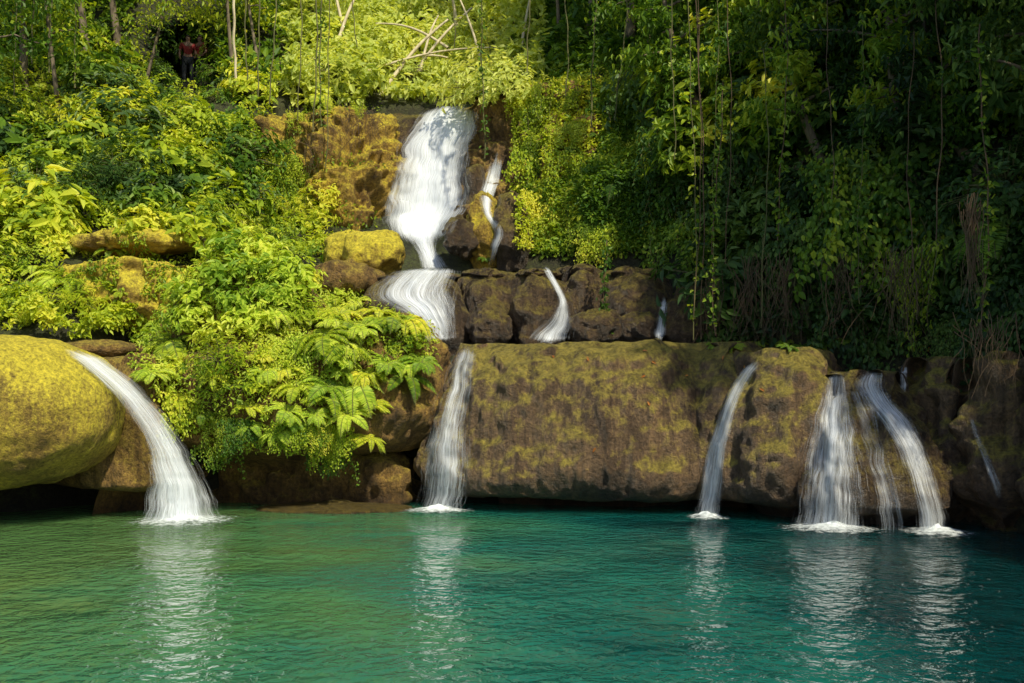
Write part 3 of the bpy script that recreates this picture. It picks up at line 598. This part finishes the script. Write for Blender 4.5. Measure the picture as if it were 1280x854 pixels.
for i,(a,b,c,d,Y,r) in enumerate([(470,128,560,25,30,.07),(500,120,590,10,31,.06),(525,90,548,20,31,.05),(455,90,640,60,30,.04),(560,60,470,30,31.5,.05),(610,110,575,0,30,.05),(520,70,600,95,30.5,.04),(420,60,455,-20,31,.06),(650,70,668,-20,30,.05)]):
    p0=np.array(W(a,b,Y));p1=np.array(W(c,d,Y+1));t=np.linspace(0,1,9)[:,None]
    v,f=tube(p0+(p1-p0)*t+np.array([0,0,.25])*np.sin(t*3.1),r*(1-.5*t[:,0]),7)
    add('leaning_trunk',mk('leaning_trunk',v,[f],[M_pale],smooth=True),"thin pale bare trunk leaning among the trees","tree trunk",group="leaning bare trunks")
def vine(px,py0,py1,Y,r,mat,leafy=False,lab="long thin vine hanging from the canopy"):
    global rng;rng=np.random.default_rng(int(px*7+py1));p0=np.array(W(px,py0,Y));p1=np.array(W(px+rng.normal()*6,py1,Y));t=np.linspace(0,1,30)[:,None]
    P=p0+(p1-p0)*t;P[:,0]+=.06*np.sin(t[:,0]*5+px)+.015*np.sin(t[:,0]*23+px*2);P[:,1]+=.05*np.cos(t[:,0]*7+px)
    v,f=tube(P,r,5);mi=np.zeros(len(f))
    if leafy:
        n=130;k=rng.random(n)*28;i=k.astype(int);O=P[i]+(P[i+1]-P[i])*(k-i)[:,None]+rng.normal(size=(n,3))*.05
        lv,lf=leaves(O,rdir(n)+np.array([0,-.3,-.6]),rdir(n)+np.array([0,-1,.3]),.11*rng.uniform(.6,1.3,n),.5);V,Fa=join([(v,f),(lv,lf)]);mi=np.r_[mi,np.ones(len(lf))];v,f=V,Fa
    add('hanging_vine',mk('hanging_vine',v,[f],[mat,L_mid],mi),lab,'vine',group='vines hanging from the canopy')
for px,a,b,Y in [(395,-60,190,25.5),(404,-60,170,25.7),(418,-60,210,25.3),(376,-60,150,26),(310,-60,100,27.5),(320,-60,120,27),(345,-60,130,27),(606,-60,200,24.5),(563,-60,60,29),(442,-60,60,28),(62,-60,90,24.5),(45,-60,80,24.5),(18,-60,120,24),(95,-60,110,25),(660,-60,90,24.5),(742,-60,160,23.5),(785,-60,150,23),(708,-60,120,24.5)]:
    vine(px,a,b,Y,random.uniform(.012,.02),M_vine,px in(606,742,404,95))
for px,a,b,Y in [(865,-60,425,19.3),(872,-60,425,19.4),(878,-60,400,19.2),(893,-60,360,19),(756,300,430,20.6),(910,-60,330,18.8),(980,-60,300,18),(1040,-60,250,17),(1168,-60,300,16),(845,-60,200,21),(900,100,420,19),(955,60,410,18.6),(1075,20,380,17.3),(1140,40,400,16.4),(1230,30,420,15)]:
    vine(px,a,b,Y,random.uniform(.006,.012),M_vine if px%2 else M_root,px in(865,893,756,980,900,1075,1230))
vine(290,-60,105,27.6,.035,M_pale,lab="slender pale stem rising in front of the slope")
def roots(px,py0,py1,w,Y,n,mat=M_root):
    global rng;rng=np.random.default_rng(px);ps=[]
    for i in range(n):
        q=px+rng.normal()*w;p0=np.array(W(px+rng.normal()*w*.8,py0+rng.uniform(-15,15),Y+.1));p1=np.array(W(q,py1-rng.random()**2*60,Y+rng.normal()*.15));t=np.linspace(0,1,12)[:,None]
        P=p0+(p1-p0)*t;P[:,0]+=.04*np.sin(t[:,0]*8+i);ps.append(tube(P,.007*(1-.6*t[:,0]),3))
    v,f=join(ps);add('hanging_roots',mk('hanging_roots',v,[f],[mat]),"bundle of fine brown aerial roots hanging from the bank","roots")
roots(1216,255,385,9,14.4,34);roots(940,330,432,18,18.8,40);roots(985,330,430,20,18.4,40);roots(1060,330,425,20,17.6,34);roots(388,180,225,8,25.2,18);roots(440,140,200,14,25.0,22);roots(470,150,190,10,25.2,14);roots(1130,320,430,24,16.6,40);roots(890,350,430,12,19.2,24);roots(1240,400,500,24,14.3,36)

# ---------------- people
SK=plain('skin',(.16,.08,.05),(.2,.1,.06),3,.5);SH=plain('red_cloth',(.16,.008,.008),(.22,.012,.012),5,.8);TR=plain('trousers',(.012,.014,.02),(.025,.025,.035),5,.8);HA=plain('hair',(.01,.008,.006),(.03,.02,.015),20,.6)
def person(px,py,Y,face):
    foot=Vector(W(px,py,Y))
    def skin(name,pts,edges,rad,mat,parent=None):
        me=bpy.data.meshes.new(name);me.from_pydata(pts,edges,[]);me.materials.append(mat)
        o=add(name,me,parent=parent)
        s=o.modifiers.new('s','SKIN');s.use_smooth_shade=True
        for i,r in enumerate(rad): me.skin_vertices[0].data[i].radius=(r,r)
        me.skin_vertices[0].data[0].use_root=True
        u=o.modifiers.new('u','SUBSURF');u.levels=1;u.render_levels=1;return o
    pts=[(0,0,.95),(0,0,1.15),(0,0,1.38),(0,0,1.48),(0,-.01,1.56),(0,-.015,1.66),(.1,0,.9),(.11,-.02,.5),(.12,.02,.08),(.12,-.13,.03),(-.1,0,.9),(-.12,-.05,.5),(-.13,.02,.08),(-.13,-.13,.03),(.19,0,1.4),(.25,.02,1.12),(.22,-.16,.95),(.2,-.24,.92),(-.19,0,1.4),(-.26,.02,1.12),(-.24,-.14,.9),(-.23,-.2,.84)]
    ed=[(0,1),(1,2),(2,3),(3,4),(4,5),(0,6),(6,7),(7,8),(8,9),(0,10),(10,11),(11,12),(12,13),(2,14),(14,15),(15,16),(16,17),(2,18),(18,19),(19,20),(20,21)]
    rad=[.13,.12,.13,.055,.09,.085,.09,.06,.04,.035,.09,.06,.04,.035,.055,.045,.032,.03,.055,.045,.032,.03]
    b=skin('person',pts,ed,rad,SK);b["label"]="person in a red shirt standing in the shade of the trees";b["category"]="person";b.location=foot;b.rotation_euler=(0,0,face);b["group"]="people in the shaded hollow"
    skin('shirt',[(0,0,.98),(0,0,1.15),(0,0,1.38),(.19,0,1.4),(.24,.02,1.2),(-.19,0,1.4),(-.24,.02,1.2)],[(0,1),(1,2),(2,3),(3,4),(2,5),(5,6)],[.15,.14,.15,.075,.065,.075,.065],SH,b)
    skin('trousers',[(0,0,.93),(.1,0,.88),(.11,-.02,.5),(.12,.02,.14),(-.1,0,.88),(-.12,-.05,.5),(-.13,.02,.14)],[(0,1),(1,2),(2,3),(0,4),(4,5),(5,6)],[.145,.11,.08,.06,.11,.08,.06],TR,b)
    skin('hair',[(0,.03,1.66),(0,.02,1.73)],[(0,1)],[.085,.075],HA,b)
boulder('stone_step',240,124,32.4,(1.6,.9,.45),M_hill,"dark stone platform in a shaded hollow",17,3,.2)
person(235,110,32.2,.3);person(250,110,32.4,-.5)

# ---------------- camera, light
cam=bpy.data.cameras.new('camera');co=bpy.data.objects.new('camera',cam);col.objects.link(co);co.location=(0,0,CZ);co.rotation_euler=(math.pi/2,0,0)
cam.sensor_width=36;cam.lens=F/1280*36;cam.shift_y=73/1280;cam.clip_end=500;cam.clip_start=.1;sc.camera=co
S=Vector((.3,-.58,.74)).normalized()
el=math.asin(S.z);az=math.atan2(S.x,S.y)
w=bpy.data.worlds.new('World');sc.world=w;w.use_nodes=True;nt=w.node_tree;bg=nt.nodes['Background']
sky=nt.nodes.new('ShaderNodeTexSky');sky.sky_type='NISHITA';sky.sun_disc=False;sky.sun_elevation=el;sky.sun_rotation=az
nt.links.new(sky.outputs[0],bg.inputs[0]);bg.inputs[1].default_value=.15
sl=bpy.data.lights.new('sun','SUN');sl.energy=5;sl.angle=math.radians(1.2);sl.color=(1,.93,.72)
so=bpy.data.objects.new('sun',sl);col.objects.link(so);so.rotation_euler=S.to_track_quat('Z','Y').to_euler()
sc.view_settings.view_transform='Standard';sc.view_settings.look='None';sc.view_settings.exposure=0
